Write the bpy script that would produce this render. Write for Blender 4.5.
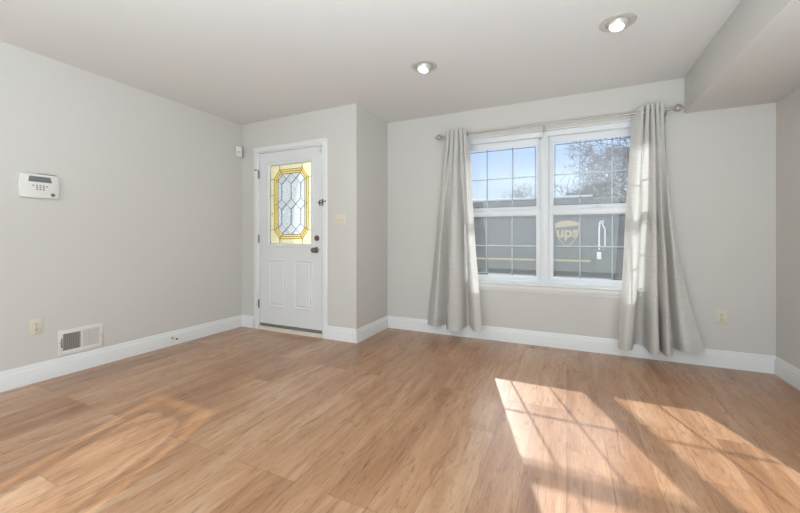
import bpy, bmesh, math, random
from mathutils import Vector, Matrix

# ------------------------------------------------------------------ camera, world, light
S = bpy.context.scene
COL = S.collection
for o in list(bpy.data.objects):
    bpy.data.objects.remove(o)

cam_data = bpy.data.cameras.new('camera')
cam = bpy.data.objects.new('camera', cam_data)
COL.objects.link(cam)
cam.location = (0, 0, 1.072)
cam.rotation_euler = (math.radians(90), 0, math.radians(25.056))
cam_data.sensor_width = 36
cam_data.lens = 356.41 / 800 * 36
cam_data.shift_y = -(256.5 - 237.63) / 800
cam_data.clip_start = 0.02
S.camera = cam

S.view_settings.view_transform = 'Standard'
S.view_settings.look = 'None'
S.view_settings.gamma = 1
S.view_settings.use_curve_mapping = False
S.view_settings.exposure = 0.0

SKY_STRENGTH = 1.0
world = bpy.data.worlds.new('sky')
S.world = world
world.use_nodes = True
wn = world.node_tree
wn.nodes.clear()
w_out = wn.nodes.new('ShaderNodeOutputWorld')
w_bg = wn.nodes.new('ShaderNodeBackground')
w_tc = wn.nodes.new('ShaderNodeTexCoord')
w_sep = wn.nodes.new('ShaderNodeSeparateXYZ')
w_ramp = wn.nodes.new('ShaderNodeValToRGB')
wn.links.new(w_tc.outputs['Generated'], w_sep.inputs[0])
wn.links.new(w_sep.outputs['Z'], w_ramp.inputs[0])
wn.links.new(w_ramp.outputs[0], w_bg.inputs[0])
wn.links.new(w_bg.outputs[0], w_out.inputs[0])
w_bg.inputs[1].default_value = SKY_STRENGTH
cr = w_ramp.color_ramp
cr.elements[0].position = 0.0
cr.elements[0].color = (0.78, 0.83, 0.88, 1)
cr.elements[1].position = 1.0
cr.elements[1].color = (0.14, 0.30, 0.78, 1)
for pos, c in ((0.08, (0.72, 0.82, 0.95, 1)), (0.22, (0.45, 0.64, 0.97, 1)), (0.36, (2.3, 2.45, 2.6, 1)), (0.6, (2.0, 2.2, 2.5, 1)), (0.8, (0.26, 0.47, 0.93, 1))):  # band above the visible sky brightened to strengthen the sheen on the floor
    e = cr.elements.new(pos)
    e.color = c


def light(name, kind, loc, energy, color=(1, 1, 1), direction=None, **kw):
    d = bpy.data.lights.new(name, kind)
    d.energy = energy
    d.color = color
    for k, v in kw.items():
        setattr(d, k, v)
    o = bpy.data.objects.new(name, d)
    COL.objects.link(o)
    o.location = loc
    if direction is not None:
        o.rotation_euler = Vector(direction).to_track_quat('-Z', 'Y').to_euler()
    return o


SUN_DIR = (0.363, -1.0, -0.62)
light('sun', 'SUN', (-4, 10, 8), 8.3, (0.96, 0.98, 1.0), SUN_DIR, angle=math.radians(0.6))
# fill light added at the unseen rear wall to brighten the room
light('rear_fill', 'AREA', (-0.5, -2.72, 1.15), 50, (0.88, 0.965, 1.0), (0, 1, 0.04),
      shape='RECTANGLE', size=4.2, size_y=1.95)
# upward fill panels added behind the camera to brighten ceiling and room
light('ceiling_fill', 'AREA', (-0.3, -1.1, 1.18), 114, (0.70, 0.86, 1.0), (0, 0, 1),
      shape='RECTANGLE', size=2.6, size_y=2.0)
light('low_ceiling_fill', 'AREA', (0.4, -0.4, 0.2), 110, (0.70, 0.86, 1.0), (0, 0, 1),
      shape='RECTANGLE', size=1.8, size_y=0.6)

# ------------------------------------------------------------------ helpers
PI = math.pi


class MB:
    """collects shapes into one mesh"""

    def __init__(self):
        self.bm = bmesh.new()

    def _merge(self, b, mi):
        for f in b.faces:
            f.material_index = mi
        m = bpy.data.meshes.new('tmp')
        b.to_mesh(m)
        b.free()
        self.bm.from_mesh(m)
        bpy.data.meshes.remove(m)
        return self

    def box(self, a, c, bev=0.0, seg=2, mi=0, rot=None, piv=None):
        b = bmesh.new()
        lo = Vector([min(a[i], c[i]) for i in range(3)])
        hi = Vector([max(a[i], c[i]) for i in range(3)])
        bmesh.ops.create_cube(b, size=1)
        ce, sz = (lo + hi) / 2, hi - lo
        for v in b.verts:
            v.co = Vector((v.co.x * sz.x, v.co.y * sz.y, v.co.z * sz.z)) + ce
        if bev > 0:
            bmesh.ops.bevel(b, geom=list(b.edges), offset=min(bev, min(sz) * 0.49), segments=seg, affect='EDGES', profile=0.5)
        if rot is not None:
            p = Vector(piv) if piv is not None else ce
            M = Matrix.Translation(p) @ rot.to_4x4() @ Matrix.Translation(-p)
            b.transform(M)
        return self._merge(b, mi)

    def prism(self, poly, axis, d0, d1, mi=0, bev=0.0):
        """poly: 2-D outline; axis: the extrusion axis (other two axes in xyz order)"""
        b = bmesh.new()

        def P(q, d):
            if axis == 'x':
                return (d, q[0], q[1])
            if axis == 'y':
                return (q[0], d, q[1])
            return (q[0], q[1], d)
        A = [b.verts.new(P(q, d0)) for q in poly]
        B = [b.verts.new(P(q, d1)) for q in poly]
        n = len(poly)
        b.faces.new(A)
        b.faces.new(B[::-1])
        for i in range(n):
            b.faces.new((A[i], B[i], B[(i + 1) % n], A[(i + 1) % n]))
        bmesh.ops.recalc_face_normals(b, faces=b.faces)
        if bev > 0:
            bmesh.ops.bevel(b, geom=list(b.edges), offset=bev, segments=2, affect='EDGES', profile=0.5)
        return self._merge(b, mi)

    def tube(self, pts, r, seg=8, mi=0, caps=True):
        """round tube along pts; r one radius or a list"""
        b = bmesh.new()
        pts = [Vector(p) for p in pts]
        n = len(pts)
        rs = r if isinstance(r, (list, tuple)) else [r] * n
        rings = []
        up = None
        for i in range(n):
            t = (pts[min(i + 1, n - 1)] - pts[max(i - 1, 0)]).normalized()
            if up is None:
                up = Vector((0, 0, 1)) if abs(t.z) < 0.9 else Vector((1, 0, 0))
            s = t.cross(up).normalized()
            up = s.cross(t).normalized()
            rings.append([b.verts.new(pts[i] + (s * math.cos(2 * PI * k / seg) + up * math.sin(2 * PI * k / seg)) * rs[i]) for k in range(seg)])
        for i in range(n - 1):
            for k in range(seg):
                b.faces.new((rings[i][k], rings[i][(k + 1) % seg], rings[i + 1][(k + 1) % seg], rings[i + 1][k]))
        if caps:
            b.faces.new(rings[0][::-1])
            b.faces.new(rings[-1])
        bmesh.ops.recalc_face_normals(b, faces=b.faces)
        return self._merge(b, mi)

    def lathe(self, prof, origin, axis, seg=24, mi=0):
        """prof: list of (radius, height along axis)"""
        b = bmesh.new()
        ax = Vector(axis).normalized()
        u = ax.orthogonal().normalized()
        v = ax.cross(u)
        o = Vector(origin)
        rings = []
        for r, h in prof:
            if r < 1e-6:
                rings.append([b.verts.new(o + ax * h)])
            else:
                rings.append([b.verts.new(o + ax * h + (u * math.cos(2 * PI * k / seg) + v * math.sin(2 * PI * k / seg)) * r) for k in range(seg)])
        for i in range(len(rings) - 1):
            A, B = rings[i], rings[i + 1]
            for k in range(seg):
                k2 = (k + 1) % seg
                if len(A) == 1 and len(B) > 1:
                    b.faces.new((A[0], B[k2], B[k]))
                elif len(B) == 1 and len(A) > 1:
                    b.faces.new((A[k], A[k2], B[0]))
                elif len(A) > 1:
                    b.faces.new((A[k], A[k2], B[k2], B[k]))
        bmesh.ops.recalc_face_normals(b, faces=b.faces)
        return self._merge(b, mi)

    def grid(self, rows, mi=0, closed=False):
        b = bmesh.new()
        V = [[b.verts.new(p) for p in row] for row in rows]
        for i in range(len(V) - 1):
            n = len(V[i])
            for k in range(n if closed else n - 1):
                b.faces.new((V[i][k], V[i][(k + 1) % n], V[i + 1][(k + 1) % n], V[i + 1][k]))
        bmesh.ops.recalc_face_normals(b, faces=b.faces)
        return self._merge(b, mi)

    def build(self, name, mats, parent=None, loc=None, angle=35):
        """link as ONE object; loc = its origin in world space"""
        off = Vector((0, 0, 0))
        if parent is not None:
            r = parent
            while r is not None:
                off += Vector(r.location)
                r = r.parent
        elif loc is not None:
            off = Vector(loc)
        if off.length:
            self.bm.transform(Matrix.Translation(-off))
        me = bpy.data.meshes.new(name)
        self.bm.to_mesh(me)
        self.bm.free()
        for m in (mats if isinstance(mats, (list, tuple)) else [mats]):
            me.materials.append(m)
        me.shade_smooth()
        me.set_sharp_from_angle(angle=math.radians(angle))
        o = bpy.data.objects.new(name, me)
        COL.objects.link(o)
        if parent is not None:
            o.parent = parent
        elif loc is not None:
            o.location = loc
        return o


def tag(o, label=None, cat=None, group=None, kind=None):
    for k, v in (('label', label), ('category', cat), ('group', group), ('kind', kind)):
        if v:
            o[k] = v
    return o


def empty(name, loc, label, cat, group=None, kind=None):
    o = bpy.data.objects.new(name, None)
    o.empty_display_size = 0.1
    COL.objects.link(o)
    o.location = loc
    return tag(o, label, cat, group, kind)


def copy_tree(o, parent=None):
    c = o.copy()
    COL.objects.link(c)
    c.parent = parent
    for ch in [x for x in bpy.data.objects if x.parent == o]:
        copy_tree(ch, c)
    return c


def children(o):
    return [x for x in bpy.data.objects if x.parent == o]


# ------------------------------------------------------------------ materials
def srgb(r, g, b):
    f = lambda c: (c / 255 / 12.92) if c / 255 <= 0.04045 else ((c / 255 + 0.055) / 1.055) ** 2.4
    return (f(r), f(g), f(b), 1)


def mat(name, col, rough=0.5, metal=0.0, var=0.04, scale=6.0, bump=0.0, bscale=200.0, spec=0.5, coat=0.0):
    m = bpy.data.materials.new(name)
    m.use_nodes = True
    n = m.node_tree
    p = n.nodes['Principled BSDF']
    p.inputs['Roughness'].default_value = rough
    p.inputs['Metallic'].default_value = metal
    p.inputs['Specular IOR Level'].default_value = spec
    p.inputs['Coat Weight'].default_value = coat
    tc = n.nodes.new('ShaderNodeTexCoord')
    no = n.nodes.new('ShaderNodeTexNoise')
    no.inputs['Scale'].default_value = scale
    no.inputs['Detail'].default_value = 4
    n.links.new(tc.outputs['Object'], no.inputs['Vector'])
    mx = n.nodes.new('ShaderNodeMix')
    mx.data_type = 'RGBA'
    mx.inputs['A'].default_value = tuple(c * (1 - var) for c in col[:3]) + (1,)
    mx.inputs['B'].default_value = tuple(min(1, c * (1 + var)) for c in col[:3]) + (1,)
    n.links.new(no.outputs['Fac'], mx.inputs['Factor'])
    n.links.new(mx.outputs['Result'], p.inputs['Base Color'])
    if bump:
        n2 = n.nodes.new('ShaderNodeTexNoise')
        n2.inputs['Scale'].default_value = bscale
        n.links.new(tc.outputs['Object'], n2.inputs['Vector'])
        bp = n.nodes.new('ShaderNodeBump')
        bp.inputs['Strength'].default_value = bump
        bp.inputs['Distance'].default_value = 0.002
        n.links.new(n2.outputs['Fac'], bp.inputs['Height'])
        n.links.new(bp.outputs[0], p.inputs['Normal'])
    return m


def emit_mat(name, col, strength):
    m = bpy.data.materials.new(name)
    m.use_nodes = True
    p = m.node_tree.nodes['Principled BSDF']
    p.inputs['Base Color'].default_value = col
    p.inputs['Emission Color'].default_value = col
    p.inputs['Emission Strength'].default_value = strength
    return m


def floor_mat():
    m = bpy.data.materials.new('oak_plank_floor')
    m.use_nodes = True
    n = m.node_tree
    L = n.links.new
    p = n.nodes['Principled BSDF']
    tc = n.nodes.new('ShaderNodeTexCoord')
    sep = n.nodes.new('ShaderNodeSeparateXYZ')
    L(tc.outputs['Object'], sep.inputs[0])
    com = n.nodes.new('ShaderNodeCombineXYZ')
    L(sep.outputs['Y'], com.inputs['X'])
    L(sep.outputs['X'], com.inputs['Y'])

    def brick(c1, c2):
        br = n.nodes.new('ShaderNodeTexBrick')
        br.offset = 0.37
        br.offset_frequency = 3
        br.inputs['Scale'].default_value = 1
        br.inputs['Brick Width'].default_value = 1.22
        br.inputs['Row Height'].default_value = 0.18
        br.inputs['Mortar Size'].default_value = 0.0011
        br.inputs['Mortar Smooth'].default_value = 0.2
        br.inputs['Color1'].default_value = c1
        br.inputs['Color2'].default_value = c2
        br.inputs['Mortar'].default_value = (0.5, 0.5, 0.5, 1)
        L(com.outputs[0], br.inputs['Vector'])
        return br
    br = brick((0, 0, 0, 1), (1, 1, 1, 1))
    # per-plank shift of the grain
    sh = n.nodes.new('ShaderNodeVectorMath')
    sh.operation = 'MULTIPLY_ADD'
    sh.inputs[1].default_value = (7.3, 3.1, 11.0)
    L(br.outputs['Color'], sh.inputs[0])
    L(com.outputs[0], sh.inputs[2])

    def noise(sx, sy, detail, dist=0.0, rough=0.55):
        mp = n.nodes.new('ShaderNodeMapping')
        mp.inputs['Scale'].default_value = (sx, sy, 1)
        L(sh.outputs[0], mp.inputs['Vector'])
        no = n.nodes.new('ShaderNodeTexNoise')
        no.inputs['Scale'].default_value = 1
        no.inputs['Detail'].default_value = detail
        no.inputs['Distortion'].default_value = dist
        no.inputs['Roughness'].default_value = rough
        L(mp.outputs[0], no.inputs['Vector'])
        return no
    fine = noise(5, 95, 6, 0.6, 0.65)
    broad = noise(1.3, 9, 4, 1.0)
    ring = noise(3.2, 20, 5, 3.0, 0.6)
    knot = noise(2.2, 11, 5, 2.8, 0.6)
    # plank tone
    rp = n.nodes.new('ShaderNodeValToRGB')
    r = rp.color_ramp
    r.elements[0].color = FLOOR_A
    r.elements[1].color = FLOOR_C
    e = r.elements.new(0.5)
    e.color = FLOOR_B
    mixv = n.nodes.new('ShaderNodeMath')
    mixv.operation = 'MULTIPLY_ADD'
    mixv.inputs[1].default_value = 0.42
    L(br.outputs['Color'], mixv.inputs[0])
    bsc = n.nodes.new('ShaderNodeMath')
    bsc.operation = 'MULTIPLY_ADD'
    bsc.inputs[1].default_value = 1.5
    bsc.inputs[2].default_value = -0.46
    L(broad.outputs['Fac'], bsc.inputs[0])
    L(bsc.outputs[0], mixv.inputs[2])
    L(mixv.outputs[0], rp.inputs[0])

    def darken(src, fac_node, lo, hi, col, amt):
        mr = n.nodes.new('ShaderNodeMapRange')
        mr.inputs['From Min'].default_value = lo
        mr.inputs['From Max'].default_value = hi
        mr.inputs['To Min'].default_value = 0
        mr.inputs['To Max'].default_value = amt
        L(fac_node, mr.inputs['Value'])
        mx = n.nodes.new('ShaderNodeMix')
        mx.data_type = 'RGBA'
        mx.blend_type = 'MULTIPLY'
        mx.inputs['B'].default_value = col
        L(src, mx.inputs['A'])
        L(mr.outputs[0], mx.inputs['Factor'])
        return mx.outputs['Result']
    c = darken(rp.outputs[0], fine.outputs['Fac'], 0.45, 0.75, (0.62, 0.54, 0.47, 1), 0.55)
    c = darken(c, ring.outputs['Fac'], 0.53, 0.70, (0.60, 0.52, 0.47, 1), 0.85)
    c = darken(c, knot.outputs['Fac'], 0.60, 0.74, (0.60, 0.50, 0.44, 1), 0.9)
    c = darken(c, br.outputs['Fac'], 0.0, 1.0, (0.42, 0.34, 0.28, 1), 0.8)
    L(c, p.inputs['Base Color'])
    rr = n.nodes.new('ShaderNodeMapRange')
    rr.inputs['To Min'].default_value = 0.22
    rr.inputs['To Max'].default_value = 0.36
    L(fine.outputs['Fac'], rr.inputs['Value'])
    L(rr.outputs[0], p.inputs['Roughness'])
    p.inputs['Specular IOR Level'].default_value = 0.5
    p.inputs['Coat Weight'].default_value = 0.25
    p.inputs['Coat Roughness'].default_value = 0.22
    p.inputs['Coat IOR'].default_value = 1.6
    bp = n.nodes.new('ShaderNodeBump')
    bp.inputs['Strength'].default_value = 0.25
    bp.inputs['Distance'].default_value = 0.001
    L(fine.outputs['Fac'], bp.inputs['Height'])
    L(bp.outputs[0], p.inputs['Normal'])
    return m


FLOOR_A = srgb(148, 104, 70)
FLOOR_B = srgb(180, 134, 98)
FLOOR_C = srgb(201, 164, 131)


def glass_mat(name, tint, transp, transl, gloss=0.0, bump=0.0, bscale=120, haze_col=(0.9, 0.93, 0.95, 1)):
    """transparent + light-scattering share (haze, texture) + Fresnel reflection"""
    m = bpy.data.materials.new(name)
    m.use_nodes = True
    n = m.node_tree
    n.nodes.clear()
    L = n.links.new
    out = n.nodes.new('ShaderNodeOutputMaterial')
    tr = n.nodes.new('ShaderNodeBsdfTransparent')
    tr.inputs[0].default_value = tint
    tl = n.nodes.new('ShaderNodeBsdfTranslucent')
    tl.inputs[0].default_value = haze_col
    df = n.nodes.new('ShaderNodeBsdfDiffuse')
    df.inputs[0].default_value = haze_col
    sc = n.nodes.new('ShaderNodeMixShader')
    sc.inputs[0].default_value = 0.25
    L(tl.outputs[0], sc.inputs[1])
    L(df.outputs[0], sc.inputs[2])
    tc = n.nodes.new('ShaderNodeTexCoord')
    no = n.nodes.new('ShaderNodeTexNoise')
    no.inputs['Scale'].default_value = bscale
    no.inputs['Detail'].default_value = 3
    L(tc.outputs['Object'], no.inputs['Vector'])
    mr = n.nodes.new('ShaderNodeMapRange')
    mr.inputs['To Min'].default_value = transl * 0.75
    mr.inputs['To Max'].default_value = transl * 1.25
    L(no.outputs['Fac'], mr.inputs['Value'])
    m1 = n.nodes.new('ShaderNodeMixShader')
    L(mr.outputs[0], m1.inputs[0])
    L(tr.outputs[0], m1.inputs[1])
    L(sc.outputs[0], m1.inputs[2])
    gl = n.nodes.new('ShaderNodeBsdfGlossy')
    gl.inputs['Roughness'].default_value = gloss
    fr = n.nodes.new('ShaderNodeFresnel')
    fr.inputs['IOR'].default_value = 1.5
    if bump:
        bp = n.nodes.new('ShaderNodeBump')
        bp.inputs['Strength'].default_value = bump
        bp.inputs['Distance'].default_value = 0.002
        L(no.outputs['Fac'], bp.inputs['Height'])
        L(bp.outputs[0], gl.inputs['Normal'])
    m2 = n.nodes.new('ShaderNodeMixShader')
    L(fr.outputs[0], m2.inputs[0])
    L(m1.outputs[0], m2.inputs[1])
    L(gl.outputs[0], m2.inputs[2])
    L(m2.outputs[0], out.inputs[0])
    return m


def fabric_mat():
    m = bpy.data.materials.new('linen_curtain')
    m.use_nodes = True
    n = m.node_tree
    n.nodes.clear()
    L = n.links.new
    out = n.nodes.new('ShaderNodeOutputMaterial')
    tc = n.nodes.new('ShaderNodeTexCoord')
    mp = n.nodes.new('ShaderNodeMapping')
    mp.inputs['Scale'].default_value = (14, 14, 190)
    L(tc.outputs['Object'], mp.inputs['Vector'])
    no = n.nodes.new('ShaderNodeTexNoise')
    no.inputs['Scale'].default_value = 1
    no.inputs['Detail'].default_value = 3
    L(mp.outputs[0], no.inputs['Vector'])
    rp = n.nodes.new('ShaderNodeValToRGB')
    rp.color_ramp.elements[0].position = 0.3
    rp.color_ramp.elements[0].color = srgb(216, 212, 206)
    rp.color_ramp.elements[1].position = 0.7
    rp.color_ramp.elements[1].color = srgb(227, 224, 220)
    L(no.outputs['Fac'], rp.inputs[0])
    df = n.nodes.new('ShaderNodeBsdfDiffuse')
    tl = n.nodes.new('ShaderNodeBsdfTranslucent')
    L(rp.outputs[0], df.inputs[0])
    L(rp.outputs[0], tl.inputs[0])
    mx = n.nodes.new('ShaderNodeMixShader')
    mx.inputs[0].default_value = 0.28
    L(df.outputs[0], mx.inputs[1])
    L(tl.outputs[0], mx.inputs[2])
    bp = n.nodes.new('ShaderNodeBump')
    bp.inputs['Strength'].default_value = 0.15
    bp.inputs['Distance'].default_value = 0.001
    L(no.outputs['Fac'], bp.inputs['Height'])
    L(bp.outputs[0], df.inputs['Normal'])
    L(mx.outputs[0], out.inputs[0])
    return m


M = dict(
    wall=mat('wall_paint', srgb(212, 208, 202), 0.75, var=0.012, scale=1.5, bump=0.12, bscale=320, spec=0.25),
    ceil=mat('ceiling_paint', srgb(224, 222, 218), 0.85, var=0.01, scale=1.5, bump=0.1, bscale=260, spec=0.2),
    trim=mat('white_trim_paint', srgb(232, 232, 230), 0.38, var=0.012, scale=4),
    door=mat('door_paint', srgb(228, 228, 227), 0.42, var=0.012, scale=3),
    vinyl=mat('white_vinyl', srgb(232, 234, 236), 0.35, var=0.01, scale=5),
    grid=mat('backlit_white_grid', srgb(152, 157, 163), 0.5, var=0.01, scale=5),  # white grid with its backlit shade greyed into the colour
    spacer=mat('dark_glass_spacer', srgb(92, 98, 104), 0.5, 0.3, var=0.03, scale=20),
    nickel=mat('brushed_nickel', srgb(188, 184, 178), 0.35, 0.6, var=0.05, scale=30),
    dnickel=mat('aged_nickel', srgb(128, 120, 110), 0.34, 1.0, var=0.08, scale=30),
    steel=mat('grey_metal', srgb(140, 138, 134), 0.45, 0.8, var=0.06, scale=20),
    rubber=mat('dark_rubber', srgb(46, 44, 42), 0.7, var=0.08, scale=30),
    lead=mat('lead_came', srgb(92, 92, 86), 0.5, 0.3, var=0.08, scale=60),
    cream=mat('cream_plastic', srgb(222, 214, 195), 0.4, var=0.02, scale=20),
    dark=mat('dark_slot', srgb(64, 56, 46), 0.8, var=0.05, scale=40),
    plastic=mat('white_plastic', srgb(228, 226, 220), 0.42, var=0.012, scale=20),
    button=mat('brown_grey_key', srgb(132, 122, 112), 0.6, var=0.05, scale=60),
    lcd=mat('grey_display', srgb(112, 116, 116), 0.25, var=0.05, scale=40),
    badge=mat('blue_grey_badge', srgb(98, 106, 112), 0.4, var=0.05, scale=60),
    threshold=mat('cream_threshold', srgb(226, 216, 200), 0.5, var=0.03, scale=12),
    sweep=mat('grey_sweep', srgb(132, 130, 122), 0.5, 0.3, var=0.1, scale=25),
    ventdark=mat('duct_interior', srgb(74, 66, 60), 0.9, var=0.05, scale=12),
    louver=mat('louver_enamel', srgb(214, 206, 196), 0.45, var=0.02, scale=12),
    eyeball=mat('satin_eyeball', srgb(206, 200, 188), 0.4, 0.25, var=0.02, scale=20),
    ring=mat('satin_trim_ring', srgb(206, 202, 196), 0.3, 0.4, var=0.02, scale=20),
    pearl=mat('pale_finial_core', srgb(214, 206, 190), 0.25, 0.3, var=0.03, scale=30),
    lamp=emit_mat('lamp_lens', (1, 0.97, 0.9, 1), 2.2),
    fabric=fabric_mat(),
    floor=floor_mat(),
    pane=glass_mat('window_glass', (0.97, 0.985, 0.985, 1), 0.9, 0.042, bscale=9),
    g_border=glass_mat('pale_yellow_glass', (0.97, 0.92, 0.68, 1), 0.15, 0.38, 0.15, 0.4, 40, (0.98, 0.95, 0.78, 1)),
    g_amber=glass_mat('amber_glass', (0.93, 0.76, 0.34, 1), 0.15, 0.66, 0.15, 0.4, 40, (0.95, 0.84, 0.45, 1)),
    g_clear=glass_mat('textured_clear_glass', (0.93, 0.97, 0.98, 1), 0.2, 0.26, 0.15, 0.6, 90, (0.9, 0.95, 0.97, 1)),
    g_bevel=glass_mat('bevelled_clear_glass', (0.95, 0.98, 0.98, 1), 0.45, 0.33, 0.08, 0.1, 60, (0.9, 0.95, 0.97, 1)),
    concrete=mat('concrete', srgb(170, 168, 162), 0.85, var=0.08, scale=3),
    asphalt=mat('asphalt_street', srgb(120, 122, 124), 0.9, var=0.12, scale=4),
    lawn=mat('winter_lawn', srgb(120, 118, 84), 0.95, var=0.25, scale=5),
    bark=mat('grey_bark', srgb(112, 104, 98), 0.9, var=0.15, scale=12),
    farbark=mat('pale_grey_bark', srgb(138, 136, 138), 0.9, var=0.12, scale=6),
    evergreen=mat('hazed_evergreen', srgb(112, 120, 118), 0.9, var=0.25, scale=3),  # distance haze mixed into the foliage colour
    truck=mat('brown_truck_paint', srgb(58, 52, 48), 0.4, var=0.05, scale=2),
    truckroof=mat('pale_truck_roof', srgb(196, 200, 202), 0.6, var=0.04, scale=2),
    gold=mat('gold_paint', srgb(182, 156, 104), 0.4, var=0.04, scale=8),
    tglass=mat('dark_truck_window', srgb(40, 48, 54), 0.08, var=0.05, scale=3),
    mirror_w=mat('white_mirror_paint', srgb(230, 232, 232), 0.4, var=0.02, scale=8),
)

# ------------------------------------------------------------------ room shell
XL, XC, XR, XS = -3.567, -1.9406, 1.494, 0.9125
YD, YB, YR = 3.1022, 3.7981, -2.8
H, ZS = 2.44, 2.135
OX0, OX1, OZ0, OZ1 = -1.125, 0.735, 0.60, 2.14     # window opening
DX0, DX1, DZ1 = -3.302, -2.352, 2.082               # door opening
T = 0.16
YO = YB + T


def struct(name, mb, m, label, cat):
    return tag(mb.build(name, m), label, cat, kind='structure')


mb = MB()
mb.box((XL - T, YR - T, -0.12), (XR + T, YD, 0))
mb.box((XC - 0.0, YD, -0.12), (XR + T, YB, 0))
struct('floor', mb, M['floor'], 'warm brown wood plank floor running from the camera to the window wall', 'floor')

mb = MB()
mb.box((XL - T, YR - T, H), (XR + T, YO, H + 0.14))
struct('ceiling', mb, M['ceil'], 'smooth off-white ceiling with two recessed lights', 'ceiling')

mb = MB()
mb.box((XS, YR, ZS), (XR, YB, H), 0.004)
struct('ceiling_soffit', mb, M['ceil'], 'boxed soffit dropped below the ceiling along the right wall', 'soffit')

mb = MB()
mb.box((XL - T, YR - T, 0), (XL, YD + T, H))
struct('wall_left', mb, M['wall'], 'long plain grey left wall carrying keypad and floor-level vent', 'wall')

mb = MB()
mb.box((XR, YR - T, 0), (XR + T, YO, H))
struct('wall_right', mb, M['wall'], 'narrow strip of grey wall at the far right edge', 'wall')

mb = MB()                                             # wall with the entry door
mb.box((XL, YD, 0), (DX0, YD + T, H))
mb.box((DX1, YD, 0), (XC, YD + T, H))
mb.box((DX0, YD, DZ1), (DX1, YD + T, H))
struct('wall_entry', mb, M['wall'], 'grey wall around the white entry door', 'wall')

mb = MB()
mb.box((XC - T, YD + T, 0), (XC, YO, H))
struct('wall_return', mb, M['wall'], 'short grey wall stepping back from entry door wall to window wall', 'wall')

mb = MB()                                             # wall with the window
mb.box((XC, YB, 0), (OX0, YO, H))
mb.box((OX1, YB, 0), (XR, YO, H))
mb.box((OX0, YB, OZ1), (OX1, YO, H))
mb.box((OX0, YB, 0), (OX1, YO, OZ0 - 0.02))
struct('wall_front', mb, M['wall'], 'grey wall around the double window', 'wall')

mb = MB()                                             # rear wall behind the camera, opening added for the fill light
mb.box((XL, YR - T, 0), (-3.2, YR, H))
mb.box((1.2, YR - T, 0), (XR, YR, H))
mb.box((-3.2, YR - T, 2.15), (1.2, YR, H))
struct('wall_rear', mb, M['wall'], 'rear wall behind the camera with a wide opening added for the fill light', 'wall')

# baseboards: profile (out from wall, up)
BP = [(0, 0), (0.016, 0), (0.016, 0.098), (0.0145, 0.104), (0.010, 0.110), (0.009, 0.120), (0.0065, 0.130), (0.0045, 0.138), (0, 0.140)]


def baseboard(name, a, b, nrm, label):
    """a, b: floor points along the wall; nrm: out of the wall; mitres are simple extensions"""
    rows = []
    for p in (a, b):
        rows.append([Vector((p[0] + nrm[0] * q[0], p[1] + nrm[1] * q[0], q[1])) for q in BP])
    mb = MB()
    bmx = bmesh.new()
    V = [[bmx.verts.new(p) for p in r] for r in rows]
    n = len(BP)
    for k in range(n):
        bmx.faces.new((V[0][k], V[0][(k + 1) % n], V[1][(k + 1) % n], V[1][k]))
    bmx.faces.new(V[0])
    bmx.faces.new(V[1][::-1])
    bmesh.ops.recalc_face_normals(bmx, faces=bmx.faces)
    mb._merge(bmx, 0)
    o = mb.build(name, M['trim'], angle=20)
    return tag(o, label, 'baseboard', kind='structure')


baseboard('baseboard_left', (XL, YR), (XL, YD), (1, 0), 'white moulded baseboard along the left wall under the vent')
baseboard('baseboard_entry', (XL + 0.016, YD), (-3.362, YD), (0, -1), 'short white baseboard between left wall corner and the door casing')
baseboard('baseboard_corner', (-2.304, YD), (XC + 0.0, YD), (0, -1), 'white baseboard between door casing and the outside corner')
baseboard('baseboard_return', (XC, YD - 0.016), (XC, YB), (1, 0), 'white baseboard on the short wall stepping back to the window')
baseboard('baseboard_front', (XC + 0.016, YB), (XR, YB), (0, -1), 'long white baseboard under the window and curtains')
baseboard('baseboard_right', (XR, YR), (XR, YB - 0.016), (-1, 0), 'white baseboard along the right wall')

# ------------------------------------------------------------------ window_1
win = empty('window_1', (-0.195, YB, OZ0), 'white vinyl twin double-hung window with colonial grids behind the curtains', 'window', kind='structure')
FY0, FY1 = 3.852, 3.95
mb = MB()                                              # outer frame, mullion excluded
mb.box((OX0, FY0, OZ1 - 0.05), (OX1, FY1, OZ1), 0.003)
mb.box((OX0, FY0, OZ0), (OX1, FY1, OZ0 + 0.035), 0.003)
mb.box((OX0, FY0, OZ0 + 0.03), (OX0 + 0.045, FY1, OZ1 - 0.04), 0.003)
mb.box((OX1 - 0.045, FY0, OZ0 + 0.03), (OX1, FY1, OZ1 - 0.04), 0.003)
frame = mb.build('window_frame', M['vinyl'], win)
mb = MB()
mb.box((-0.238, FY0 - 0.008, OZ0 + 0.03), (-0.163, FY1, OZ1 - 0.045), 0.004)
mb.box((-0.218, FY0 - 0.012, OZ0 + 0.03), (-0.183, FY0, OZ1 - 0.045), 0.003)
mb.build('mullion', M['vinyl'], win)


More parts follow.
